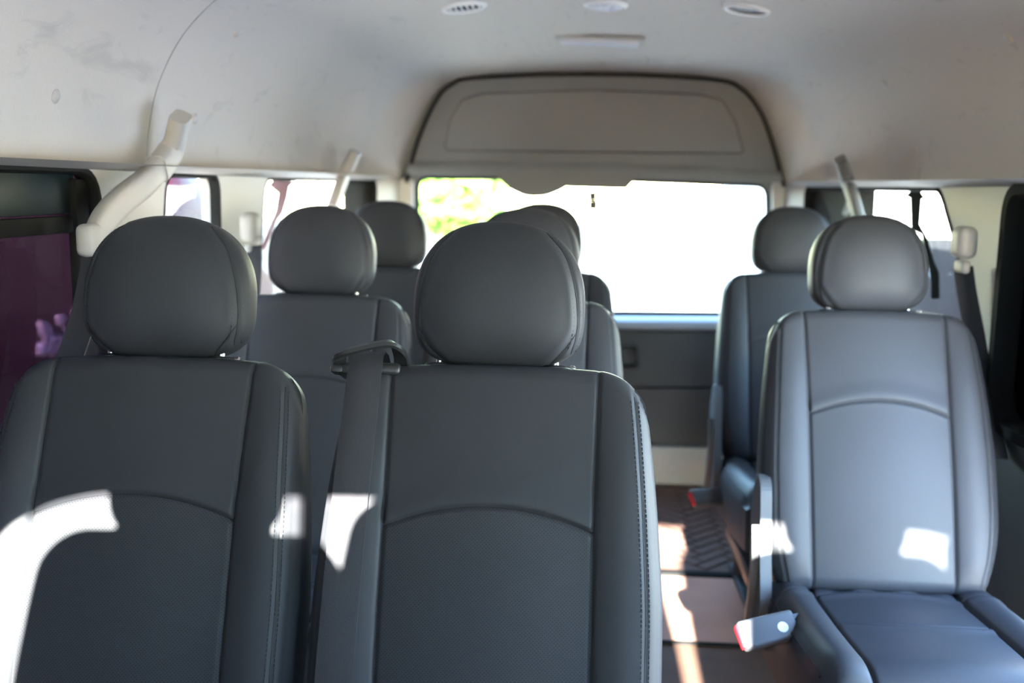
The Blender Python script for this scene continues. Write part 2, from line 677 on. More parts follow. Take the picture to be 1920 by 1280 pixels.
# dark lower trim boards of the side walls
for sd, nm, y_0 in ((-1, 'trim_2', -0.7), (1, 'trim_3', 2.03)):
    pl = [(y_0, 0.012), (3.7, 0.012), (3.7, 0.655), (3.62, 0.68), (y_0, 0.68)]
    v2, f = sheet(pl, [], 0.2)
    V_, F_ = thicken([Vector((wall_x(sd, y, z) - sd * 0.0015, y, z)) for y, z in v2], f, [Vector((-sd, 0, 0))] * len(v2), 0.0012)
    tag(G().add(V_, F_).obj(nm, DARKP, smooth=False), 'dark plastic board along the foot of the side wall', kind='structure')

# added post that blocks sun between the outer cab seat and the wall
tag(G().box((0.868, -0.24, 0.66), (0.17, 0.16, 1.32), 0.03, 3).obj('trim_4', TRIMP), 'unseen added post blocking sun beside the outer cab seat', kind='structure')

# floor -------------------------------------------------------------
fl = G().box((XC, 1.34, -0.03), (1.86, 5.5, 0.06)).obj('floor', FLOORM, smooth=False)
tag(fl, 'brown vinyl floor of the aisle', kind='structure')
G().box((XC, 2.80, 0.003), (1.7, 0.46, 0.006), 0.002, 1).obj('floor_sheet', PINKM, fl)
G().box((XC, 3.055, 0.006), (1.7, 0.035, 0.012), 0.003, 2).obj('joint_strip', RUBBER, fl)
G().box((XC, 2.565, 0.004), (1.7, 0.014, 0.008), 0.003, 2).obj('joint_strip', RUBBER, fl)
# herringbone tread mat
mt = empty('floor_mat', (XC, 3.55, 0))
tag(mt, 'dark brown rubber mat with a herringbone tread in front of the tailgate', 'mat')
G().box((0, 0, 0.003), (1.66, 0.94, 0.006), 0.002, 1).obj('mat_base', MATM, mt)
tr = G()
bw = 0.047
M45 = Matrix.Rotation(math.radians(45), 4, 'Z')
for r_ in range(-26, 27):
    for c_ in range(-26, 27):
        k_ = (c_ - r_) % 6
        if k_ == 0:
            cx, cy, sx_, sy_ = (c_ + 1.5) * bw, (r_ + 0.5) * bw, 3 * bw, bw
        elif k_ == 5:
            cx, cy, sx_, sy_ = (c_ + 0.5) * bw, (r_ + 1.5) * bw, bw, 3 * bw
        else:
            continue
        p = M45 @ Vector((cx, cy, 0.008))
        if abs(p.x) > 0.76 or abs(p.y) > 0.40:
            continue
        tr.box((cx, cy, 0.008), (sx_ - 0.007, sy_ - 0.007, 0.006), 0.0015, 1, M45)
tag(tr.obj('tread', MATM, mt, smooth=False), kind='stuff')

# tailgate ------------------------------------------------------------
YR = 4.10
tg = empty('door_1', (0.04, YR, 0))
tag(tg, 'tailgate with grey upper trim, big bright window and dark lower panel', kind='structure')
TI = Matrix.Translation((-0.04, -YR, 0))


def xz(px, py, Y=YR):
    p = at(px, py, Y)
    return (p.x, p.z)


def plate(poly, y, t, holes=(), step=None):
    v2, f = sheet(poly, list(holes), step)
    V = [Vector((x, y, z)) for (x, z) in v2]
    V, F = thicken(V, f, [Vector((0, -1, 0))] * len(V), t)
    return G().add([TI @ v for v in V], F)


up_out = [tuple(v.xy) for v in spline([(*xz(764, 342), 0), (*xz(788, 258), 0), (*xz(816, 196), 0), (*xz(846, 161), 0), (*xz(900, 147), 0), (*xz(1120, 141), 0), (*xz(1330, 150), 0), (*xz(1388, 168), 0), (*xz(1424, 212), 0), (*xz(1448, 275), 0), (*xz(1467, 350), 0)], 6)]
glass_poly = round_poly([xz(780, 330), xz(1120, 334), xz(1442, 346), xz(1446, 592), xz(776, 586)], [0.05, 0.0, 0.05, 0.05, 0.05], 6)
# whole inner door skin with the glass opening
skin_lo = [xz(1480, 600), xz(1480, 908), xz(740, 908), xz(740, 600)]
skin = [(0.041 + (x - 0.041) * 1.06, 1.2 + (z - 1.2) * 1.06) for x, z in up_out] + skin_lo
plate(skin, YR + 0.01, 0.03, [glass_poly], 0.15).obj('door_skin', TRIMD, tg, smooth=False)
# upper trim board standing proud, a painted shade line around its raised field
g = plate(up_out[:1] + up_out[1:-1] + [up_out[-1], xz(1436, 344), xz(1190, 330), xz(790, 326)], YR - 0.012, 0.02)
g.obj('upper_trim', TRIMD, tg, smooth=False)
field = [xz(836, 280), xz(846, 225), xz(868, 190), xz(905, 178), xz(1110, 171), xz(1310, 180), xz(1352, 190), xz(1376, 230), xz(1391, 286)]
fieldp = round_poly(field, 0.012, 4)
fo = plate(fieldp, YR - 0.020, 0.008)
fo.obj('raised_field', TRIMD, tg, smooth=False)
G().tube([TI @ Vector((x, YR - 0.013, z)) for (x, z) in fieldp], 0.008, 6, closed=True, up=(0, 1, 0)).obj('field_shade_line', mat('groove_shade', (0.10, 0.10, 0.098), 0.8), tg)
G().tube([TI @ Vector((x, YR - 0.03, z)) for (x, z) in up_out], 0.007, 6, up=(0, 1, 0)).obj('weather_seal', RUBBER, tg)
lip = [TI @ Vector((*[xz(a, b)[0]], YR - 0.03, xz(a, b)[1])) for a, b in ((768, 318), (930, 314), (1190, 319), (1462, 332))]
G().section(spline(lip, 6), [(-0.02, -0.022), (0.02, -0.022), (0.024, 0.0), (0.012, 0.022), (-0.02, 0.022)]).obj('lower_lip', TRIMD, tg)
# latch covers hanging into the window
cov = [xz(918, 318), xz(1072, 318), xz(1070, 345), xz(1050, 358), xz(1022, 368), xz(988, 368), xz(960, 356)]
plate(round_poly(cov, 0.02, 4), YR - 0.062, 0.05).obj('latch_cover', TRIMD, tg, smooth=False)
cov = [xz(1062, 320), xz(1202, 322), xz(1174, 354), xz(1062, 351)]
plate(round_poly(cov, 0.008, 3), YR - 0.05, 0.04).obj('wiper_motor_cover', TRIMD, tg, smooth=False)
plate(glass_poly, YR + 0.045, 0.005).obj('pane', GLC, tg, smooth=False)
G().tube([TI @ Vector((x, YR + 0.028, z)) for (x, z) in glass_poly], 0.012, 6, closed=True, up=(0, 1, 0)).obj('glass_seal', RUBBER, tg)
# side trims
for a in ((742, 775), (1447, 1478)):
    poly = round_poly([xz(a[0], 336), xz(a[1], 336), xz(a[1], 610), xz(a[0], 610)], 0.01, 3)
    plate(poly, YR - 0.02, 0.03).obj('side_trim', TRIMP, tg, smooth=False)
# belt strip and lower panels
poly = [xz(740, 588), xz(1480, 592), xz(1480, 618), xz(740, 612)]
G().section([TI @ Vector((xz(740, 602)[0], YR - 0.03, xz(740, 602)[1])), TI @ Vector((xz(1480, 606)[0], YR - 0.03, xz(1480, 606)[1]))],
            [(-0.05, -0.028), (0.03, -0.028), (0.05, -0.012), (0.045, 0.012), (0.02, 0.026), (-0.05, 0.026)]).obj('belt_strip', mat('belt_grey', (0.30, 0.31, 0.34), 0.3), tg)
hx = [xz(1140, 646), xz(1194, 646), xz(1194, 688), xz(1140, 688)]
hole = round_poly(hx, 0.015, 4)
plate([xz(740, 614), xz(1480, 622), xz(1480, 722), xz(740, 716)], YR - 0.035, 0.03, [hole]).obj('lower_panel', DARKP, tg, smooth=False)
plate([xz(740, 721), xz(1480, 727), xz(1480, 840), xz(740, 832)], YR - 0.03, 0.03).obj('lower_panel', DARKP, tg, smooth=False)
G().tube([TI @ Vector((x, YR - 0.04, z)) for (x, z) in hole], 0.006, 6, closed=True, up=(0, 1, 0)).obj('handle_bezel', BLACKP, tg)
plate([xz(1142, 656), xz(1190, 656), xz(1190, 678), xz(1142, 678)], YR - 0.012, 0.012).obj('handle', DARKP, tg)
# cream threshold
sp0, sp1 = xz(740, 838), xz(1480, 845)
G().section([TI @ Vector((sp0[0], YR - 0.06, 0.075)), TI @ Vector((sp1[0], YR - 0.06, 0.075))],
            [(-0.04, -0.075), (0.035, -0.075), (0.055, -0.055), (0.045, 0.0), (0.015, 0.085), (-0.04, 0.085)]).obj('threshold', SILL, tg)
# black catch hanging at the glass
hk = empty('glass_catch', at(1111, 376, YR - 0.01))
tag(hk, 'small black catch with a bright screw on the tailgate glass', 'catch')
G().box((0, 0, 0.018), (0.032, 0.02, 0.036), 0.003).obj('upper_block', BLACKP, hk)
G().box((0.003, 0, -0.018), (0.034, 0.02, 0.036), 0.003).obj('lower_block', BLACKP, hk)
G().lathe([(0.004, -0.012), (0.007, 0.0), (0.004, 0.012)], 10, Matrix.Rotation(math.pi / 2, 4, 'X')).obj('screw', CHROME, hk)

# cab front, behind the camera: cowl, windscreen, raised seat platform, header
cw = G().box((XC, -1.42, 0.42), (1.7, 0.06, 0.84), 0.01).obj('wall_front', DARKP, smooth=False)
tag(cw, 'dark bulkhead under the windscreen', kind='structure')
V = [Vector((XC - 0.84, -1.4, 0.86)), Vector((XC + 0.84, -1.4, 0.86)), Vector((XC + 0.84, -0.72, 1.5)), Vector((XC - 0.84, -0.72, 1.5))]
V, F = thicken(V, [(0, 1, 2, 3)], [Vector((0, 0.7, -0.7))] * 4, 0.005)
tag(G().add(V, F).obj('window_8', GLW, smooth=False), 'raked clear windscreen', kind='structure')
tag(G().box((XC, -0.62, 0.19), (1.7, 0.95, 0.38), 0.02).obj('trim_1', DARKP), 'raised dark platform under the cab seats', kind='structure')

# ------------------------------------------------------------------ seat geometry
H = 0.62
Wt = [(0, 0.212), (0.05, 0.232), (0.13, 0.249), (0.28, 0.250), (0.42, 0.241), (0.53, 0.230), (0.62, 0.217)]
St = [(0, 0.148), (0.2, 0.150), (0.40, 0.150), (0.62, 0.154)]
ARC0, ARC1 = 0.408, 0.376
US, BO = 0.62, 0.74     # parameter of the panel seam; bolster fraction of the outer stitched seam


def tabl(tab, v):
    return np.interp(v, [a for a, b in tab], [b for a, b in tab])


def smooth_tab(tab):
    x = np.linspace(0, H, 200)
    yv = tabl(tab, x)
    k = np.ones(25) / 25
    yp = np.pad(yv, 12, mode='edge')
    return x, np.convolve(yp, k, 'valid')


WX, WY = smooth_tab(Wt)
SX, SY = smooth_tab(St)


def Wf(v):
    return np.interp(v, WX, WY)


def Sf(v):
    return np.interp(v, SX, SY)


def vtop(u):
    a = np.abs(u)
    # flat crown, rounded shoulder
    x = np.where(a < US, a / US * 0.154, 0.154 + (a - US) / (1 - US) * (0.217 - 0.154))
    r = 0.066
    q = np.clip((x - (0.217 - r)) / r, 0, 1)
    return H - 0.006 * (x / 0.217) ** 2 - r * (1 - np.sqrt(np.clip(1 - q * q, 0, 1))) * 0.92


def xv(u, t):
    a = np.abs(u)
    A = np.where(a < US, ARC0 - (ARC0 - ARC1) * (a / US) ** 2, ARC1)
    TA = 0.62
    vt = vtop(u)
    v = np.where(t < TA, t / TA * A, A + (t - TA) / (1 - TA) * (vt - A))
    S, W_ = Sf(v), Wf(v)
    x = np.where(a < US, a / US * S, S + (a - US) / (1 - US) * (W_ - S))
    return np.sign(u) * x, v


RHO = 0.03


def front_depth(x, v, u=None):
    """how far the front face stands towards the passenger at (x, v)"""
    S, W_ = Sf(v), Wf(v)
    a = np.abs(x)
    fr = np.clip((a - S) / np.maximum(W_ - S, 1e-4), 0, 1)
    cen = np.clip(a / S, 0, 1)
    D = 0.058 + 0.014 * np.sin(np.pi * np.clip(v / H, 0, 1)) - 0.012 * (v / H)
    D = D + np.where(a < S, 0.010 * (1 - cen ** 2), 0.011 * np.sin(np.pi * np.clip(fr / 0.9, 0, 1)) ** 0.8 * np.clip(v / 0.06, 0, 1) * np.clip((H + 0.02 - v) / 0.2, 0.3, 1))
    D = D - 0.0038 * np.exp(-((a - S) / 0.0036) ** 2)
    es = W_ - a
    D = D - 0.0022 * np.exp(-((fr - BO) * (W_ - S) / 0.003) ** 2)
    A = ARC0 - (ARC0 - ARC1) * cen ** 2
    inn = (a < S)
    da = v - A
    D = D + inn * (0.0032 * np.exp(-((da - 0.016) / 0.018) ** 2) - 0.0040 * np.exp(-(da / 0.0036) ** 2))
    et = (H - 0.006 * (a / 0.217) ** 2) - v
    if u is not None:
        et = vtop(u) - v
    eb = v
    q = np.sqrt(np.clip(1 - es / RHO, 0, 1) ** 2 + np.clip(1 - et / RHO, 0, 1) ** 2 + np.clip(1 - eb / RHO, 0, 1) ** 2)
    q = np.clip(q, 0, 1)
    return D - RHO * (1 - np.sqrt(np.clip(1 - q * q, 0, 1)))


def cluster(base, centres, width, n, step):
    s = set(np.round(base, 5))
    for c in centres:
        s |= set(np.round(np.linspace(c - width, c + width, n), 5))
    out = []
    for x in sorted(s):
        if not out or x - out[-1] > step:
            out.append(float(x))
    return out


uo = US + (1 - US) * BO
half = cluster(np.linspace(0, 1, 26), [US], 0.05, 13, 0.0045)
half = sorted(set(half) | set(np.linspace(uo - 0.04, uo + 0.04, 9).round(5)) | set(np.linspace(0.93, 1.0, 9).round(5)))
half = [a for i, a in enumerate(half) if i == 0 or a - half[i - 1] > 0.003]
half[-1] = 1.0
iS = min(range(len(half)), key=lambda i: abs(half[i] - US))
half[iS] = US
us = np.array([-a for a in reversed(half[1:])] + half)
ts = cluster(np.linspace(0, 1, 48), [0.62], 0.03, 17, 0.0025)
ts = sorted(set(ts) | set(np.linspace(0, 0.06, 10).round(5)) | set(np.linspace(0.90, 1, 14).round(5)))
ts = [a for i, a in enumerate(ts) if i == 0 or a - ts[i - 1] > 0.002]
ts[0], ts[-1] = 0.0, 1.0
iT = min(range(len(ts)), key=lambda i: abs(ts[i] - 0.62))
ts[iT] = 0.62
UU, TT = np.meshgrid(us, np.array(ts))
XX, VV = xv(UU, TT)
DD = front_depth(XX, VV, UU)
nr, nc = UU.shape
idx = np.arange(nr * nc).reshape(nr, nc)
frontV = np.stack([XX, -DD, VV], -1).reshape(-1, 3)
BK = 0.045
et = vtop(UU) - VV
qb = np.sqrt(np.clip(1 - (Wf(VV) - np.abs(XX)) / RHO, 0, 1) ** 2 + np.clip(1 - et / RHO, 0, 1) ** 2 + np.clip(1 - VV / RHO, 0, 1) ** 2).clip(0, 1)
backD = BK + 0.012 * np.sin(np.pi * np.clip(VV / H, 0, 1)) - 0.018 * (VV / H) - RHO * (1 - np.sqrt(1 - qb * qb))
backV = np.stack([XX, backD, VV], -1).reshape(-1, 3)


def quads(mask=None, flip=False, off=0):
    out = []
    for i in range(nr - 1):
        for j in range(nc - 1):
            if mask is not None and not mask[i, j]:
                continue
            q = (idx[i, j] + off, idx[i, j + 1] + off, idx[i + 1, j + 1] + off, idx[i + 1, j] + off)
            out.append(tuple(int(a) for a in (q[::-1] if flip else q)))
    return out


jc = (us[:-1] + us[1:]) / 2
ic = (np.array(ts)[:-1] + np.array(ts)[1:]) / 2
low = (np.abs(jc)[None, :] < US) & (ic[:, None] < 0.62)
nV = len(frontV)
Fmain = quads(~low)
Fback = quads(None, True, nV)
bound = [int(idx[0, j]) for j in range(nc)] + [int(idx[i, nc - 1]) for i in range(1, nr)] + [int(idx[nr - 1, j]) for j in range(nc - 2, -1, -1)] + [int(idx[i, 0]) for i in range(nr - 2, 0, -1)]
Fside = []
for a, b in zip(bound, bound[1:] + bound[:1]):
    Fside.append((a, a + nV, b + nV, b))


def np_mesh(name, V, Fs, m, angle=50):
    used = sorted({i for f in Fs for i in f})
    mp = {k: i for i, k in enumerate(used)}
    g = G()
    g.v = [Vector(V[k]) for k in used]
    g.f = [tuple(mp[i] for i in f) for f in Fs]
    return g.mesh(name, m, True, angle)


allV = np.concatenate([frontV, backV])
ME_BACK = np_mesh('backrest', allV, Fmain + Fback + Fside, LEA)
ME_PERF = np_mesh('perforated_panel', frontV, quads(low), PERF)


def sew(line, surf, spacing=0.0068, length=0.0044, r=0.0008, lift=0.0004):
    """short thread stitches along a line of surface points"""
    g = G()
    acc = 0.0
    P = [Vector(p) for p in line]
    d = 0.0
    cum = [0.0]
    for a, b in zip(P, P[1:]):
        cum.append(cum[-1] + (b - a).length)
    n = int(cum[-1] / spacing)
    arr = np.array([tuple(p) for p in P])
    for k in range(n):
        s0 = k * spacing
        p = [np.interp(s, cum, arr[:, c]) for s in (s0, s0 + length) for c in range(3)]
        a, b = Vector(p[:3]), Vector(p[3:])
        mid = (a + b) / 2
        g.tube([a, mid + surf * lift, b], [r * 0.7, r, r * 0.7], 4)
    return g


def join(gs):
    o = G()
    for g in gs:
        o.add(g.v, g.f)
    return o


def back_line(kind, side, off=0.0):
    out = []
    for t in np.linspace(0.03, 0.965, 90):
        u = side * (US if kind == 'panel' else uo)
        x, v = xv(np.array(u), np.array(t))
        x = float(x) + off
        y = -float(front_depth(np.array(x), v, np.array(u)))
        out.append((x, y - 0.0006, float(v)))
    return out


gs = []
for s in (-1, 1):
    for off in (-0.0055, 0.0055):
        gs.append(sew(back_line('edge', s, off), Vector((0, -1, 0))))
ME_STITCH = join(gs).mesh('stitching', THREAD)
ME_SEAMS = []
for s in (-1, 1):
    ME_SEAMS.append(G().tube([(x, y + 0.0010, z) for (x, y, z) in back_line('edge', s)], 0.0012, 5).mesh('seam', THREAD))
    ME_SEAMS.append(G().tube([(x, y + 0.0012, z) for (x, y, z) in back_line('panel', s)], 0.0013, 5).mesh('seam', THREAD))
arc = []
for u in np.linspace(-US, US, 40):
    x, v = xv(np.array(u), np.array(0.62))
    arc.append((float(x), -float(front_depth(x, v, np.array(u))) + 0.0006, float(v)))
ME_SEAMS.append(G().tube(arc, 0.0013, 5).mesh('seam', THREAD))
# rear shell of the backrest (seen on the seats from other views)
g = G()
g.box((0, 0.052, 0.30), (0.36, 0.014, 0.50), 0.006)
ME_SHELL = g.mesh('back_board', BACKM)

# headrest ------------------------------------------------------------
HA, HT, HB_ = 0.131, 0.130, 0.094


def head_outline(an):
    c, s = math.cos(an), math.sin(an)
    n = 2.35 if s >= 0 else 3.3
    b = HT if s >= 0 else HB_
    r = (abs(c) ** n + abs(s) ** n) ** (-1 / n)
    return HA * r * c, b * r * s


def head_front(x, z):
    n = 2.35 if z >= 0 else 3.3
    b = HT if z >= 0 else HB_
    r = (abs(x / HA) ** n + abs(z / b) ** n) ** (1 / n)
    r = min(r, 1.0)
    y = 0.060 * (1 - r ** 2.7) ** (1 / 2.3) if r < 1 else 0.0
    return -y


SEAM_R = [Vector(p) for p in spline([(0.070, 0.112, 0), (0.098, 0.078, 0), (0.113, 0.035, 0), (0.1195, -0.012, 0), (0.118, -0.045, 0), (0.111, -0.070, 0)], 8)]
DIAG_R = [Vector(p) for p in spline([(0.1185, -0.040, 0), (0.100, -0.066, 0), (0.076, -0.091, 0)], 8)]


def near(x, z, L):
    d = 9.0
    for a, b in zip(L, L[1:]):
        ab = (b.xy - a.xy)
        ap = Vector((x, z)) - a.xy
        t = max(0, min(1, ap.dot(ab) / ab.length_squared))
        d = min(d, (ap - ab * t).length)
    return d


MA, NR = 168, 40
rs = [1 - (1 - k / NR) ** 1.7 for k in range(1, NR + 1)]
V = [(0, head_front(0, 0), 0)]
for r in rs:
    for k in range(MA):
        x, z = head_outline(2 * math.pi * k / MA)
        x, z = x * r, z * r
        y = head_front(x, z)
        d = min(near(abs(x), z, SEAM_R), near(abs(x), z, DIAG_R))
        if r < 0.995:
            y += 0.0032 * math.exp(-(d / 0.0032) ** 2) - 0.002 * math.exp(-((d - 0.009) / 0.006) ** 2)
        V.append((x, y, z))
F = [(0, 1 + k, 1 + (k + 1) % MA) for k in range(MA)]
for i in range(NR - 1):
    for k in range(MA):
        a, b = 1 + i * MA + k, 1 + i * MA + (k + 1) % MA
        F.append((a, a + MA, b + MA, b))
base = 1 + (NR - 1) * MA
n0 = len(V)
rb = [1 - (k / 10) ** 1.7 for k in range(1, 10)]
# flat side band then the rounded rear
for dy, sc in [(0.012, 1.0), (0.024, 1.0)] + [(None, r) for r in rb]:
    for k in range(MA):
        x, z = head_outline(2 * math.pi * k / MA)
        y = dy if dy is not None else 0.024 + 0.045 * (1 - sc ** 2.6) ** (1 / 2.2)
        V.append((x * sc, y, z * sc))
nb = 2 + len(rb)
prev = base
for i in range(nb):
    cur = n0 + i * MA
    for k in range(MA):
        k2 = (k + 1) % MA
        F.append((prev + k, cur + k, cur + k2, prev + k2))
    prev = cur
V.append((0, 0.069, 0))
for k in range(MA):
    F.append((prev + k, len(V) - 1, prev + (k + 1) % MA))
g = G()
g.v = [Vector(p) for p in V]
g.f = F
ME_HEAD = g.mesh('headrest', LEA, True, 60)


def surf_line(L, s, off, dy=0.0):
    out = []
    for i, p in enumerate(L):
        a, b = L[max(i - 1, 0)], L[min(i + 1, len(L) - 1)]
        t = (b - a).normalized()
        nrm = Vector((t.y, -t.x, 0))
        q = p + nrm * off
        out.append((s * q.x, head_front(q.x, q.y) + dy, q.y))
    return out


gs = []
for s in (-1, 1):
    for off in (-0.0055, 0.0055):
        gs.append(sew(surf_line(SEAM_R, s, off, -0.0002), Vector((0, -1, 0))))
ME_HSTITCH = join(gs).mesh('stitching', THREAD)
ME_HSEAMS = []
for s in (-1, 1):
    ME_HSEAMS.append(G().tube(surf_line(SEAM_R, s, 0, 0.0030), 0.0012, 5).mesh('seam', THREAD))
    ME_HSEAMS.append(G().tube(surf_line(DIAG_R, s, 0, 0.0030), 0.0012, 5).mesh('seam', THREAD))
ME_POST = G().tube([(0, 0, -0.03), (0, 0, 0.06)], 0.006, 10).mesh('headrest_post', CHROME)
g = G().lathe([(0.012, -0.006), (0.022, -0.004), (0.023, 0.003), (0.020, 0.006), (0.010, 0.007)], 18, Matrix.Diagonal((1.1, 0.7, 1, 1)))
ME_CAP = g.mesh('post_guide', BLACKP)
ME_BTN = G().lathe([(0.003, -0.006), (0.006, -0.005), (0.0065, 0.004), (0.004, 0.007)], 12, Matrix.Translation((0.024, 0, 0.002)) @ Matrix.Rotation(math.pi / 2, 4, 'Y')).mesh('release_button', CHROME)

# cushion -------------------------------------------------------------
CL = 0.50


def cushion_z(x, y, W_=0.245):
    """top of the seat cushion; y from 0 (rear) to -CL (front)"""
    a = abs(x)
    S = 0.150
    fr = max(0.0, (a - S) / (W_ - S))
    z = 0.020 * math.sin(math.pi * min(fr / 0.95, 1)) ** 0.8 if a > S else 0.010 * (1 - (a / S) ** 2)
    z -= 0.007 * math.exp(-((a - S) / 0.0045) ** 2)
    t = -y / CL
    z += 0.03 * t
    for (yc, bow) in ((-0.072, 0.016), (-0.235, -0.028)):
        yy = yc + bow * (1 - (a / S) ** 2) if a < W_ else yc
        if a < S or yc > -0.1:
            z += -0.006 * math.exp(-((y - yy) / 0.0045) ** 2) + 0.004 * math.exp(-((y - yy + 0.016) / 0.014) ** 2)
    if -0.072 < y < 0 and a < S:   # gathered folds behind the rear seam
        z += 0.0035 * math.sin(a * 70 + y * 30) * math.sin(math.pi * (-y / 0.072))
    rho = 0.045
    es, ef = W_ - a, CL + y
    q = min(1, math.hypot(max(0, 1 - es / rho), max(0, 1 - ef / (rho * 1.6))))
    return z - rho * (1 - math.sqrt(1 - q * q))


xs = sorted(set(np.linspace(0, 0.245, 26).round(4)) | set(np.linspace(0.138, 0.162, 11).round(4)) | set(np.linspace(0.235, 0.245, 6).round(4)))
xs = [-x for x in reversed(xs[1:])] + xs
yss = sorted(set(np.linspace(-CL, 0, 64).round(4)) | set(np.linspace(-0.275, -0.20, 30).round(4)) | set(np.linspace(-0.09, -0.04, 20).round(4)))
V, F = [], []
for y in yss:
    tap = 1.0 - 0.05 * max(0, (-y - 0.25) / 0.25) ** 2
    for x in xs:
        V.append((x * tap, y, cushion_z(x, y)))
n1, n2 = len(yss), len(xs)
for i in range(n1 - 1):
    for j in range(n2 - 1):
        F.append((i * n2 + j, i * n2 + j + 1, (i + 1) * n2 + j + 1, (i + 1) * n2 + j))
bd = [j for j in range(n2)] + [i * n2 + n2 - 1 for i in range(1, n1)] + [(n1 - 1) * n2 + j for j in range(n2 - 2, -1, -1)] + [i * n2 for i in range(n1 - 2, 0, -1)]
n0 = len(V)
for k in bd:
    p = V[k]
    V.append((p[0] * 0.985, p[1], -0.15 + 0.02 * (-p[1] / CL)))
m_ = len(bd)
for i in range(m_):
    F.append((bd[i], bd[(i + 1) % m_], n0 + (i + 1) % m_, n0 + i))
F.append(tuple(n0 + i for i in range(m_)))
g = G()
g.v = [Vector(p) for p in V]
g.f = F
ME_CUSH = g.mesh('cushion', LEA, True, 50)
ME_CPIPES = []
for s in (-1, 1):
    for xx, rr, yend in ((0.236, 0.0028, 0.04), (0.150, 0.0012, 0.06)):
        L = [(s * xx * (1.0 - 0.05 * max(0, (-y - 0.25) / 0.25) ** 2), y, cushion_z(xx, y) + 0.0004) for y in np.linspace(-0.02, -CL + yend, 55)]
        ME_CPIPES.append(G().tube(L, rr, 6).mesh('piping' if xx > 0.2 else 'seam', THREAD))
for (yc, bow) in ((-0.072, 0.016), (-0.235, -0.028)):
    L = []
    for x in np.linspace(-0.149, 0.149, 30):
        y = yc + bow * (1 - (x / 0.15) ** 2)
        L.append((x, y, cushion_z(x, y) + 0.0002))
    ME_CPIPES.append(G().tube(L, 0.0012, 5).mesh('seam', THREAD))

# base, rails, recliner cover -----------------------------------------
g = G()
g.box((0, -0.24, 0.155), (0.42, 0.42, 0.05), 0.01)
ME_PAN = g.mesh('seat_pan', BLACKP)
ME_LEG = G().tube([(0, 0, 0.01), (0, -0.01, 0.14)], 0.016, 8).mesh('leg', BLACKP)
ME_RAIL = G().tube([(0, 0.02, 0.012), (0, -0.46, 0.012)], 0.012, 8, sx=1.4).mesh('rail', BLACKP)
# curved recliner cover: thin rounded plate in the YZ plane
rc = round_poly([(0.075, 0.02), (0.10, 0.16), (0.045, 0.25), (-0.005, 0.235), (-0.035, 0.10), (-0.075, -0.02), (-0.06, -0.13), (0.03, -0.12)], 0.035, 5)
v2, f = sheet(rc, [])
Vv, Ff = thicken([Vector((0, a, b)) for a, b in v2], f, [Vector((1, 0, 0))] * len(v2), 0.024)
bm_ = G().add(Vv, Ff)
ME_REC = bm_.mesh('recliner_cover', GREYP, False)
g = G()
g.section(spline([(0, 0.03, -0.05), (0, 0.0, 0.03), (0, -0.012, 0.12), (0, 0.004, 0.18)], 6), [(-0.010, -0.012), (0.010, -0.012), (0.013, 0), (0.010, 0.012), (-0.010, 0.012), (-0.013, 0)], up=(1, 0, 0))
ME_LEVER = g.mesh('recline_lever', GREYP)

REC = math.radians(20)
HZ = 0.362


def make_seat(x, yh, label, group=None, z=0.0, side=0, rec=REC, rz=0.0, name='passenger_seat'):
    """yh is the depth of the headrest centre"""
    yb = yh - 0.72 * math.sin(rec) - 0.005
    s = empty(name, (x, yb, z), (0, 0, rz))
    tag(s, label, 'seat', group)
    b = link('backrest', ME_BACK, s, (0, 0, HZ), (-rec, 0, 0))
    link('perforated_panel', ME_PERF, b)
    tag(link('stitching', ME_STITCH, b), kind='stuff')
    for me in ME_SEAMS:
        link('seam', me, b)
    link('back_board', ME_SHELL, b)
    hx = Vector((0, math.sin(rec), math.cos(rec)))
    hc = Vector((0, 0, HZ)) + hx * (H + 0.002) + Vector((0, math.sin(rec * 0.55), math.cos(rec * 0.55))) * 0.092
    h = link('headrest', ME_HEAD, s, hc, (-rec * 0.55, 0, 0))
    tag(link('stitching', ME_HSTITCH, h), kind='stuff')
    for me in ME_HSEAMS:
        link('seam', me, h)
    for q in (-1, 1):
        p = Vector((q * 0.088, 0, HZ)) + hx * (H - 0.001) + Vector((0, -0.004, 0))
        link('headrest_post', ME_POST, s, p, (-rec * 0.7, 0, 0))
        c = link('post_guide', ME_CAP, s, p, (-rec, 0, 0))
        if q > 0:
            link('release_button', ME_BTN, c)
    c = link('cushion', ME_CUSH, s, (0, 0.0, HZ + 0.008), (math.radians(-2), 0, 0))
    for me in ME_CPIPES:
        link(me.name.split('.')[0], me, c)
    link('seat_pan', ME_PAN, s)
    for q in (-1, 1):
        link('rail', ME_RAIL, s, (q * 0.17, 0, 0))
        for y in (-0.06, -0.40):
            link('leg', ME_LEG, s, (q * 0.17, y, 0))
    if side:
        r = link('recliner_cover', ME_REC, s, (side * 0.248 + 0.012, 0.0, HZ), (0, 0, 0))
        link('recline_lever', ME_LEVER, r, (side * 0.014 - 0.012, 0, -0.04))
    return s


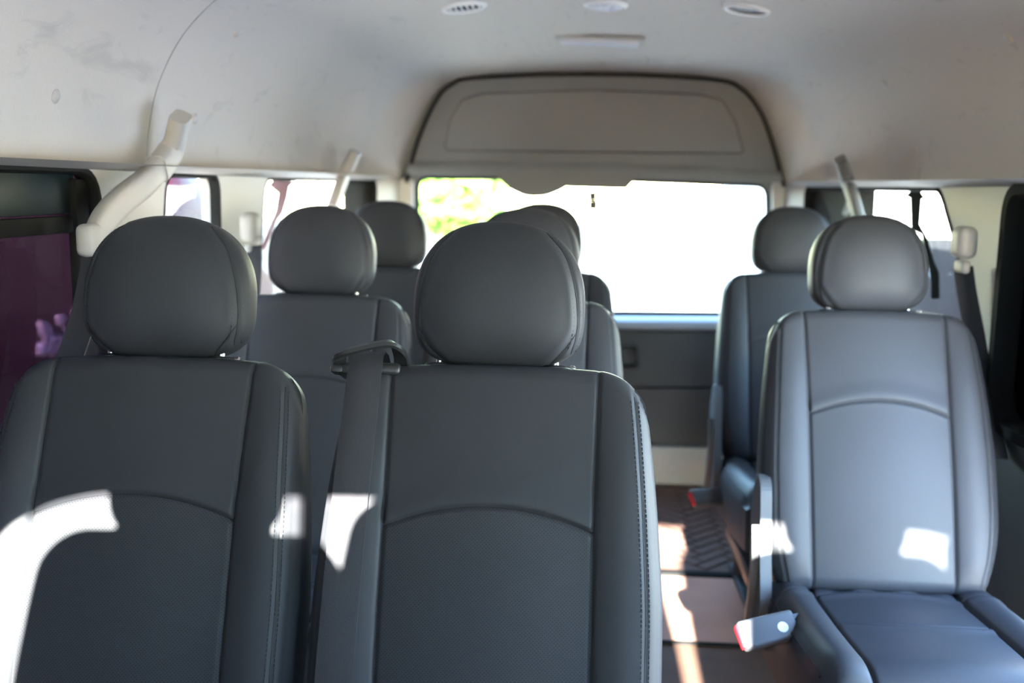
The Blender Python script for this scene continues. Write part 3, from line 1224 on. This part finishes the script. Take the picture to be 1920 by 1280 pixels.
L1 = make_seat(-0.640, 1.53, 'black leather seat in the nearest row, beside the dark tinted side window', 'reclining seats')
C1 = make_seat(-0.122, 1.53, 'black leather aisle seat in the nearest row, with a shoulder belt guide on its backrest', 'reclining seats')
L2 = make_seat(-0.634, 2.43, 'black leather seat in the middle row, directly behind the nearest window seat', 'reclining seats')
A2 = make_seat(-0.133, 2.43, 'black leather middle row aisle seat, mostly hidden behind the seat with the belt guide', 'reclining seats')
L3 = make_seat(-0.630, 3.25, 'black leather seat in the last row beside the long rear window with the maroon sticker', 'reclining seats')
A3 = make_seat(-0.126, 3.25, 'black leather aisle seat in the last row, only its dark headrest top showing', 'reclining seats')
R2 = make_seat(0.658, 2.35, 'single blue-lit leather seat across the aisle, with cushion in full view', 'reclining seats', side=-1)
R3 = make_seat(0.690, 3.35, 'single dark seat across the aisle, standing behind the blue-lit single seat', 'reclining seats', side=-1)
# cab seats behind the camera; their backs and headrests shade the first row
drv = make_seat(-0.545, -0.22, 'driver seat of the cab in front of the first row', 'cab seats', z=0.355, name='cab_seat')
mid = make_seat(-0.03, -0.36, 'unseen seat-shaped sun blocker, wide and raised, in the middle of the cab', 'cab seats', z=0.485, name='cab_seat')  # added blocker, widened and raised to keep sun off the aisle seat
for ch in mid.children:
    if ch.name.startswith(('backrest', 'headrest')) and 'post' not in ch.name:
        ch.scale = (1.27, 1, 1)
pas = make_seat(0.575, -0.22, 'outer passenger seat of the cab beside the middle blocker', 'cab seats', z=0.355, name='cab_seat')


for st in (drv, pas):   # headrests pushed right down
    for ch in st.children:
        if ch.name.split('.')[0] == 'headrest':
            ch.location.z -= 0.022


def buckle(seat, loc, rot):
    b = link('belt_buckle', G().box((0, 0, 0), (0.056, 0.115, 0.026), 0.007, 3).mesh('belt_buckle', GREYP), seat, loc, rot)
    b['label'] = 'slate grey belt buckle with a red button'
    link('release_button', G().box((0, -0.056, 0.0), (0.046, 0.012, 0.020), 0.004, 2).mesh('release_button', RED), b)
    link('stalk', G().section(spline([(0, 0.05, 0), (0, 0.10, -0.015), (0, 0.15, -0.06)], 6), [(-0.02, -0.004), (0.02, -0.004), (0.02, 0.004), (-0.02, 0.004)]).mesh('stalk', BLACKP), b)
    return b


def place_buckle(seat, px, py, Y, rot):
    p = at(px, py, Y)
    return buckle(seat, p - seat.location, rot)


b = place_buckle(R2, 1440, 1182, 1.84, (math.radians(12), math.radians(42), math.radians(-66)))
link('round_sticker', G().lathe([(0.0105, 0.0), (0.0105, 0.0006)], 20, Matrix.Translation((0.004, 0.026, 0.0131))).mesh('round_sticker', WHITE), b)
place_buckle(R3, 1330, 932, 2.95, (math.radians(2), math.radians(35), math.radians(-70)))

# shoulder belt of the aisle seat ---------------------------------------
BR = C1.children[0]
Mw = Matrix.Translation(C1.location) @ Matrix.Translation((0, 0, HZ)) @ Matrix.Rotation(-REC, 4, 'X')


def on_back(x, v, lift):
    return Vector((x, -float(front_depth(np.array(x), np.array(v))) - lift, v))


sb = empty('seat_belt', Mw @ Vector((-0.19, 0, 0)))
tag(sb, 'black ribbed shoulder belt running from its plastic guide down the aisle seat backrest', 'seat belt')
SI = Matrix.Translation(-sb.location) @ Mw
V, F = [], []
rows = []
for v in np.linspace(-0.02, 0.598, 70):
    cx = -0.1935 - 0.012 * (1 - v / 0.6)
    hwid = 0.0265
    for k in range(9):
        x = cx + (k / 8 * 2 - 1) * hwid
        d = max(float(front_depth(np.array(xx), np.array(max(v, 0.03)))) for xx in np.linspace(cx - hwid, cx + hwid, 5))
        dx = float(front_depth(np.array(x), np.array(max(v, 0.03))))
        y = -(0.75 * d + 0.25 * dx) - 0.004
        if v > 0.575:
            y = y - 0.004 * (v - 0.575) / 0.02
        rows.append((x, y, v))
# wrap over the shoulder through the guide slot
for (yy, zz) in ((-0.050, 0.625), (-0.035, 0.634), (-0.01, 0.634), (0.02, 0.62)):
    for k in range(9):
        x = -0.1935 + (k / 8 * 2 - 1) * 0.0265
        rows.append((x, yy, zz))
nrw = len(rows) // 9
for i in range(nrw - 1):
    for k in range(8):
        F.append((i * 9 + k, i * 9 + k + 1, (i + 1) * 9 + k + 1, (i + 1) * 9 + k))
Vt, Ft = thicken([Vector(p) for p in rows], F, [Vector((0, -1, 0.2))] * len(rows), 0.0014)
G().add([SI @ v for v in Vt], Ft).obj('webbing', BELT, sb, angle=60)
# guide: base block on the shoulder and a raised loop around the webbing
g = G()
loop = spline([(-0.234, -0.02, 0.604), (-0.233, -0.05, 0.614), (-0.222, -0.066, 0.624), (-0.175, -0.066, 0.638), (-0.152, -0.062, 0.640), (-0.143, -0.045, 0.628), (-0.146, -0.012, 0.612)], 6)
g.section(loop, [(-0.009, -0.004), (0.009, -0.004), (0.011, 0.0), (0.009, 0.005), (-0.009, 0.005), (-0.011, 0)], up=(0, -0.4, 1))
g.v = [SI @ v for v in g.v]
g.obj('guide_loop', BLACKP, sb)
g = G()
g.box((-0.190, -0.020, 0.606), (0.098, 0.060, 0.020), 0.007, 3, Matrix.Rotation(math.radians(0), 4, 'Y'))
g.box((-0.236, -0.038, 0.604), (0.020, 0.030, 0.012), 0.004, 2)
g.v = [SI @ v for v in g.v]
g.obj('guide_base', BLACKP, sb)

# ------------------------------------------------------------------ belt ducts, pillar anchors, hanging webbing
DPROF = round_poly([(-0.026, -0.014), (0.026, -0.014), (0.026, 0.016), (-0.026, 0.016)], 0.012, 3)


def strip(name, parent, pts, width, t=0.0016, up=(1, 0, 0), m=None):
    return G().section(spline(pts, 6), [(-t, -width / 2), (t, -width / 2), (t, width / 2), (-t, width / 2)], up=up).obj(name, m or BELT, parent)


def duct(pix, xs_, label, wscale=1.0, m=None):
    m = m or TRIMP
    P = [atx(px, py, X) for (px, py), X in zip(pix, xs_)]
    root = empty('belt_duct', P[-1])
    tag(root, label, 'belt duct', 'belt ducts on the pillars')
    P = [p - root.location for p in P]
    L = spline(P, 8)
    prof = [(x * wscale, y * wscale) for x, y in DPROF]
    n1 = len(L) // 3
    side = Vector((-1 if P[0].x + root.location.x < 0 else 1, 0, 0))
    G().section(L[:n1 + 1], [(x * 1.08, y * 1.2) for x, y in prof], up=-side).obj('upper_cover', m, root)
    G().section(L[n1:], prof, up=-side).obj('curved_cover', m, root)
    return root


d1 = duct([(338, 218), (318, 285), (278, 335), (228, 376), (196, 410), (176, 452)], [-0.80, -0.835, -0.835, -0.84, -0.845, -0.845], 'long curved pale grey belt duct above the nearest window seat')
p = atx(168, 450, -0.82)
G().box(p - d1.location, (0.03, 0.05, 0.055), 0.012, 3).obj('hook', TRIMP, d1)
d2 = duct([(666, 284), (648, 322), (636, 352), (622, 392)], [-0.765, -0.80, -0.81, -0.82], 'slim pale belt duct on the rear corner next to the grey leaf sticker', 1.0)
d3 = duct([(1576, 298), (1588, 335), (1600, 372), (1612, 415)], [0.82, 0.85, 0.86, 0.87], 'slim belt duct in shade above the headrest of the blue-lit single seat', 1.0, mat('duct_shade_trim', (0.17, 0.165, 0.16), 0.55))  # darker copy of the duct trim, shade put into its colour


def anchor_belt(px, py, X, pts, label, sc=1.0):
    p = atx(px, py, X)
    root = empty('seat_belt', p)
    tag(root, label, 'seat belt')
    g = G()
    g.box((0, 0, 0.022), (0.045 * sc, 0.07 * sc, 0.075 * sc), 0.018, 4)
    g.box((0, 0.0, -0.035), (0.02, 0.06 * sc, 0.03), 0.008, 3)
    g.obj('anchor_cover', TRIMP, root)
    strip('webbing', root, [atx(a, b, x) - p for a, b, x in pts], 0.046)
    return root


anchor_belt(470, 442, -0.84, [(474, 462, -0.83), (474, 500, -0.82), (470, 560, -0.83), (466, 620, -0.84)], 'shoulder belt anchor on the pale pillar between the two small side windows')
anchor_belt(1806, 472, 0.895, [(1806, 500, 0.91), (1812, 545, 0.915), (1826, 620, 0.926), (1838, 690, 0.930), (1856, 790, 0.932), (1870, 860, 0.932)], 'shoulder belt with pale anchor beside the blue-lit single seat')
sb3 = empty('seat_belt', atx(178, 462, -0.83))
tag(sb3, 'black shoulder belt hanging from the long curved duct beside the nearest window seat', 'seat belt')
strip('webbing', sb3, [atx(a, b, x) - sb3.location for a, b, x in ((180, 458, -0.835), (172, 520, -0.83), (155, 600, -0.83), (120, 700, -0.83))], 0.046)
strip('webbing', sb3, [atx(a, b, x) - sb3.location for a, b, x in ((184, 470, -0.85), (182, 560, -0.86), (180, 700, -0.86))], 0.046)

# ------------------------------------------------------------------ ceiling fittings


def on_liner(px, py):
    """first hit of the pixel's sight line with the headliner"""
    d = ray(px, py).normalized()
    t = 0.3
    while t < 6:
        p = CAM + d * t
        y = p.y
        h = roof_h(y)
        if p.z > ZB - 0.02:
            b = lerp_table([(3.2, 0.0), (4.05, 1.0)], y)
            zr = (p.z - ZB) / (h - ZB)
            hh = [(full[k] * (1 - b) + rim[k] * b) for k in range(K)]
            if zr >= 1.0:
                break
            for k in range(K - 1):
                if hh[k].y <= zr <= hh[k + 1].y:
                    q = (zr - hh[k].y) / max(1e-6, hh[k + 1].y - hh[k].y)
                    lim = (hh[k].x + (hh[k + 1].x - hh[k].x) * q) * hw(y)
                    if abs(p.x - XC) >= lim:
                        # normal from the neighbouring profile points
                        sd = 1 if p.x > XC else -1
                        tv = (liner_pt(k + 1, sd, y) - liner_pt(k, sd, y)).normalized()
                        n = Vector((tv.z, 0, -tv.x)) if sd < 0 else Vector((-tv.z, 0, tv.x))
                        if n.z > 0 and abs(n.z) > abs(n.x):
                            n = -n
                        if n.x * sd > 0:
                            n = -n
                        return p, n
                    break
        t += 0.004
    return p, Vector((0, 0, -1))


def frame_at(p, n):
    z = n.normalized()
    x = (Vector((1, 0, 0)) - z * z.x).normalized()
    y = z.cross(x)
    return Matrix((x, y, z)).transposed().to_euler()


def vent(px, py, label, slats):
    p, n = on_liner(px, py)
    r = empty('ceiling_vent', p, frame_at(p, n))
    tag(r, label, 'vent', 'round ceiling vents')
    g = G()
    R_ = 0.066
    prof = [(0.052, 0.004), (0.054, 0.010), (0.058, 0.011), (0.064, 0.007), (R_, 0.0)]
    n_ = 32
    V, F = [], []
    for (rr, z) in prof:
        for k in range(n_):
            a = 2 * math.pi * k / n_
            V.append((rr * math.cos(a), rr * math.sin(a), z))
    for i in range(len(prof) - 1):
        for k in range(n_):
            F.append((i * n_ + k, i * n_ + (k + 1) % n_, (i + 1) * n_ + (k + 1) % n_, (i + 1) * n_ + k))
    g.add(V, F)
    g.obj('ring', WHITE, r)
    G().lathe([(0.053, -0.004), (0.053, 0.001)], 32).obj('throat', RUBBER if slats else mat('vent_shutter', (0.20, 0.20, 0.19), 0.5), r)
    if slats:
        for i in range(6):
            x = -0.040 + i * 0.016
            hl = math.sqrt(max(0.0, 0.052 ** 2 - x * x)) * 2
            M = Matrix.Translation((x, 0, 0.005)) @ Matrix.Rotation(math.radians(35), 4, 'Y')
            link('slat', G().box((0, 0, 0), (0.0055, hl, 0.002), 0.0008, 1, M).mesh('slat', WHITE), r)
    return r


vent(870, 11, 'round white ceiling vent with open slats', True)
vent(1400, 15, 'round white ceiling vent with its shutter closed', False)
p, n = on_liner(1135, 7)
cl = empty('dome_lamp', p, frame_at(p, n))
tag(cl, 'round ceiling lamp with scalloped clear lens between the two round vents', 'lamp')
G().lathe([(0.05, 0.004), (0.056, 0.011), (0.063, 0.008), (0.067, 0.0)], 32).obj('ring', WHITE, cl)
g = G()
for k in range(8):
    a = 2 * math.pi * k / 8
    g.lathe([(0.018, 0.008), (0.012, 0.014), (0.004, 0.016)], 10, Matrix.Translation((0.032 * math.cos(a), 0.032 * math.sin(a), 0)))
g.lathe([(0.045, 0.006), (0.040, 0.011), (0.01, 0.013)], 24)
g.obj('lens', LENS, cl)
p, n = on_liner(1124, 72)
bl_ = empty('ceiling_light', p, frame_at(p, n))
tag(bl_, 'long narrow interior light with frosted lens on the rear ceiling', 'lamp')
G().box((0, 0, 0.004), (0.30, 0.12, 0.012), 0.006, 3).obj('bezel', TRIMP, bl_)
G().box((0, 0, 0.012), (0.27, 0.09, 0.02), 0.009, 3).obj('lens', LENS, bl_)

ME_CLIP = G().lathe([(0.013, -0.002), (0.0125, 0.002), (0.009, 0.0045), (0.002, 0.0055)], 18).mesh('headliner_clip', TRIMP)
for (px, py, lab) in ((445, 62, 'pale round clip highest on the headliner beside the thin seam, above the long belt duct'),
                      (365, 223, 'pale round clip right beside the top of the long curved belt duct'),
                      (555, 262, 'pale round clip on the headliner just above the long rear window'),
                      (103, 180, 'faint pale clip on the headliner above the dark tinted window'),
                      (1892, 72, 'round clip beside the curved headliner seam above the sliding door'),
                      (1660, 155, 'small round clip among the scuffs high above the black stem sticker window'),
                      (1718, 282, 'small round clip just above the bright rear window with the black stem')):
    p, n = on_liner(px, py)
    o = link('headliner_clip', ME_CLIP, None, p, frame_at(p, n))
    tag(o, lab, 'clip', 'headliner clips')

# ------------------------------------------------------------------ window stickers (flat vinyl on the glass)


def sticker(side, pts, m, label, off=0.02):
    P = [atx(px, py, wall_x(side, 3.3, 1.1) + side * off) for px, py in pts]
    P = [Vector((wall_x(side, p.y, p.z) + side * off, p.y, p.z)) for p in P]
    v2, f = sheet([(p.y, p.z) for p in P], [])
    V = [Vector((wall_x(side, y, z) + side * off, y, z)) for y, z in v2]
    V, F = thicken(V, f, [Vector((-side, 0, 0))] * len(V), 0.0015)
    o = G().add(V, F).obj('window_sticker', m, smooth=False)
    tag(o, label, 'sticker', 'vinyl stickers on the rear side windows')
    return o


sticker(1, [(1697, 340), (1727, 340), (1726, 362), (1733, 370), (1726, 374), (1722, 420), (1738, 450), (1748, 490), (1757, 510), (1758, 560), (1742, 560), (1742, 520), (1726, 440), (1706, 430), (1705, 372), (1696, 366), (1703, 360)], STICK, 'black spiky stem sticker running down the bright rear quarter window')
sticker(-1, [(510, 322), (554, 322), (550, 334), (556, 340), (544, 350), (540, 372), (532, 400), (522, 412), (512, 440), (498, 470), (494, 462), (508, 425), (520, 392), (524, 362), (506, 348), (512, 340)], STICKR, 'maroon spiky stem sticker on the long rear quarter window')


def leaf_sticker(side, cx, cy, w_, h_, label):
    X = wall_x(side, 3.55, 1.15) + side * 0.012
    root = empty('leaf_sticker', atx(cx, cy, X))
    tag(root, label, 'sticker', 'leaf stickers')
    for k, (a, s) in enumerate(((-62, 0.75), (-38, 0.9), (-14, 1.0), (10, 1.0), (34, 0.92), (60, 0.75))):
        L = h_ * s
        a = math.radians(a)
        pts = []
        for t in (0, 0.3, 0.6, 1.0):
            wd = (0.0, 0.55, 0.45, 0.0)[int(round(t * 3.1))] * w_
            pts.append((t * L, wd))
        prof = [(p, q) for p, q in pts] + [(p, -q) for p, q in reversed(pts[1:-1])]
        V = [Vector((0, p * math.sin(a) + q * math.cos(a), p * math.cos(a) - q * math.sin(a))) for p, q in prof]
        V, F = thicken(V, [tuple(range(len(V)))], [Vector((-side, 0, 0))] * len(V), 0.002)
        G().add(V, F).obj('leaf_blade', STICKG, root, smooth=False)
    return root


leaf_sticker(-1, 662, 388, 0.022, 0.115, 'grey leaf sticker behind the slim rear belt duct')
leaf_sticker(1, 1584, 404, 0.022, 0.125, 'dim grey leaf sticker in the dark rear corner behind the slim duct in shade')

# ------------------------------------------------------------------ outside
gr = G().box((0, 10, -0.80), (90, 90, 0.1)).obj('ground', GROUND, smooth=False)
G().box((0, 22.5, -0.745), (60, 40, 0.012)).obj('bounce_slab', mat('bright_bounce', (0.52, 0.50, 0.46), 0.9, noise=0.1, nscale=3), gr, smooth=False)  # pale slab added to bounce sunlight up onto the rear headliner
G().box((-7.0, -1.2, -0.745), (11.5, 7.36, 0.012)).obj('bounce_slab', mat('white_bounce', (0.78, 0.75, 0.70), 0.9, noise=0.1, nscale=3), gr, smooth=False)  # whiter slab added to bounce light through the left windows onto the headliner
tag(gr, 'pale sunlit concrete yard around the van', kind='structure')


def car_body(root, L, W_, zt, zs, m, roof_in=0.16, cab=(0.18, 0.9), name='body'):
    """long side along local y; zs = shoulder height, zt = roof height (both above ground)"""
    secs = []
    N_ = 28
    for i in range(N_ + 1):
        t = i / N_
        y = (t - 0.5) * L
        e = min(t, 1 - t)
        nose = math.sqrt(min(1, e / 0.06)) if e < 0.06 else 1.0
        a, b = cab
        up_ = max(0.0, min(1.0, (t - a) / 0.14)) * max(0.0, min(1.0, (b + 0.08 - t) / 0.08))
        up_ = up_ * up_ * (3 - 2 * up_)
        zr = zs + (zt - zs) * up_
        wv = W_ / 2 * (0.86 + 0.14 * nose)
        z0 = 0.25 + 0.1 * (1 - nose)
        ring = [(wv * 0.9, z0), (wv, z0 + 0.15), (wv, zs * 0.75), (wv * 0.97, zs), (wv * 0.97 - roof_in * 0.5 * up_, zs + (zr - zs) * 0.55),
                (wv * 0.95 - roof_in * up_, zs + (zr - zs) * 0.93), (wv * 0.7, zr + 0.01), (0, zr + 0.02)]
        ring = ring + [(-x, z) for x, z in reversed(ring[:-1])]
        secs.append([(x, y, z * (0.9 + 0.1 * nose)) for x, z in ring])
    n_ = len(secs[0])
    V = [p for s in secs for p in s]
    F = [(i * n_ + k, i * n_ + k + 1, (i + 1) * n_ + k + 1, (i + 1) * n_ + k) for i in range(N_) for k in range(n_ - 1)]
    F += [(i * n_ + n_ - 1, i * n_, (i + 1) * n_, (i + 1) * n_ + n_ - 1) for i in range(N_)]
    F += [tuple(range(n_)), tuple(N_ * n_ + k for k in range(n_ - 1, -1, -1))]
    return G().add(V, F).obj(name, m, root, angle=50)


def wheels(root, L, W_):
    g0 = None
    for sy in (-0.31, 0.31):
        for sx in (-1, 1):
            M = Matrix.Rotation(math.pi / 2, 4, 'Y')
            o = link('wheel', G().lathe([(0.2, -0.1), (0.31, -0.1), (0.33, -0.07), (0.33, 0.07), (0.31, 0.1), (0.2, 0.1)], 28, M).mesh('wheel', TYRE), root, (sx * (W_ / 2 - 0.1), sy * L, 0.33))
            link('hub', G().lathe([(0.19, -0.11), (0.19, 0.11)], 20, M).mesh('hub', CHROME), o)


v1 = empty('parked_van', (-3.3, 3.2, -0.75))
tag(v1, 'maroon van parked alongside, seen through the dark tinted window', 'van')
car_body(v1, 4.8, 1.75, 2.40, 1.92, CARPAINT, 0.14, (0.12, 0.97))
for i, (a, b) in enumerate(((-1.9, -1.0), (-0.9, 0.1))):
    V = [Vector((0.872, a, 1.35)), Vector((0.872, b, 1.35)), Vector((0.872, b - 0.03, 1.86)), Vector((0.872, a + 0.03, 1.86))]
    V, F = thicken(V, [(0, 1, 2, 3)], [Vector((1, 0, 0.0))] * 4, 0.03)
    G().add([v + Vector((0.008, 0, 0)) for v in V], F).obj('side_window', CARDARK, v1, smooth=False)
wheels(v1, 4.8, 1.75)
g = G()
for i in range(46):
    yy, zz = rnd.uniform(1.05, 1.45), rnd.uniform(1.18, 1.34)
    M = Matrix.Translation((0.885, yy, zz)) @ Euler((rnd.uniform(0, 3), rnd.uniform(0, 3), rnd.uniform(0, 3))).to_matrix().to_4x4()
    g.box((0, 0, 0), (0.03, 0.03, 0.03), 0.004, 1, M)
g.obj('lamp_facets', mat('lamp_glass', (0.9, 0.85, 0.95), 0.2, metal=0.4), v1, smooth=False)
G().tube([(0.885, 1.2, 1.90), (0.885, 1.72, 1.69)], 0.014, 6).obj('bright_moulding', WHITE, v1)

v2_ = empty('parked_pickup', (-3.6, 8.4, -0.75))
tag(v2_, 'maroon pickup with a tall cab parked beyond the small side window', 'pickup')
car_body(v2_, 4.3, 1.75, 2.15, 1.50, PICKPAINT, 0.16, (0.06, 0.26))
wheels(v2_, 4.3, 1.75)
v3 = empty('parked_car', (2.9, 6.6, -0.75))
tag(v3, 'dark plum car parked low behind the bright rear quarter window', 'car')
car_body(v3, 4.3, 1.75, 1.60, 1.0, CARGREY, 0.2, (0.2, 0.82))
wheels(v3, 4.3, 1.75)

bd_ = empty('building', (8.6, 19, -0.75))
tag(bd_, 'pale rendered building glaring behind the rear quarter window', 'building')
G().box((0, 0, 2.8), (11, 8, 5.6), 0.03, 1).obj('wall_block', RENDERW, bd_, smooth=False)
G().box((0, 0, 5.7), (11.4, 8.4, 0.2), 0.02, 1).obj('roof_slab', RENDERW, bd_, smooth=False)


def tree(x, y, h, cr, label, seed):
    r = random.Random(seed)
    root = empty('tree', (x, y, -0.75))
    tag(root, label, 'tree')
    G().tube(spline([(0, 0, 0), (0.05, 0, h * 0.3), (-0.03, 0.05, h * 0.6), (0, 0, h * 0.85)], 5), [0.14 - 0.006 * i for i in range(16)], 8).obj('trunk', BARK, root)
    g = G()
    for i in range(1500):
        a, b, c = r.gauss(0, 1), r.gauss(0, 1), r.gauss(0, 1)
        l_ = math.sqrt(a * a + b * b + c * c)
        q = cr * r.random() ** 0.4 * (0.8 + 0.2 * math.sin(3 * a + 2 * b))
        p = Vector((a / l_ * q, b / l_ * q, h * 0.78 + c / l_ * q * 0.75))
        M = Matrix.Translation(p) @ Euler((r.uniform(0, 6), r.uniform(0, 6), r.uniform(0, 6))).to_matrix().to_4x4()
        s = r.uniform(0.10, 0.2)
        g.add([(0, -s, 0), (s * 0.45, 0, s * 0.12), (0, s, 0), (-s * 0.45, 0, s * 0.12)], [(0, 1, 2), (0, 2, 3)], M)
    tag(g.obj('foliage', LEAF, root, smooth=False), kind='stuff')
    return root


lb = empty('building', (-7.0, -1.5, -0.75))  # out of view, added to block sky light from the left
tag(lb, 'unseen tall block added beyond the maroon van to cut sky light', 'building')
G().box((0, -1.0, 3.5), (3, 12, 7.0), 0.03, 1).obj('wall_block', mat('blocker_render', (0.30, 0.27, 0.26), 0.9), lb, smooth=False)
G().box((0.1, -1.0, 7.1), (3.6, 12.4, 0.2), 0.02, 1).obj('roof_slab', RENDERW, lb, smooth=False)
tree(-2.2, 15.5, 2.5, 1.5, 'sunlit green shrub behind the tailgate glass beside the last row headrest', 3)
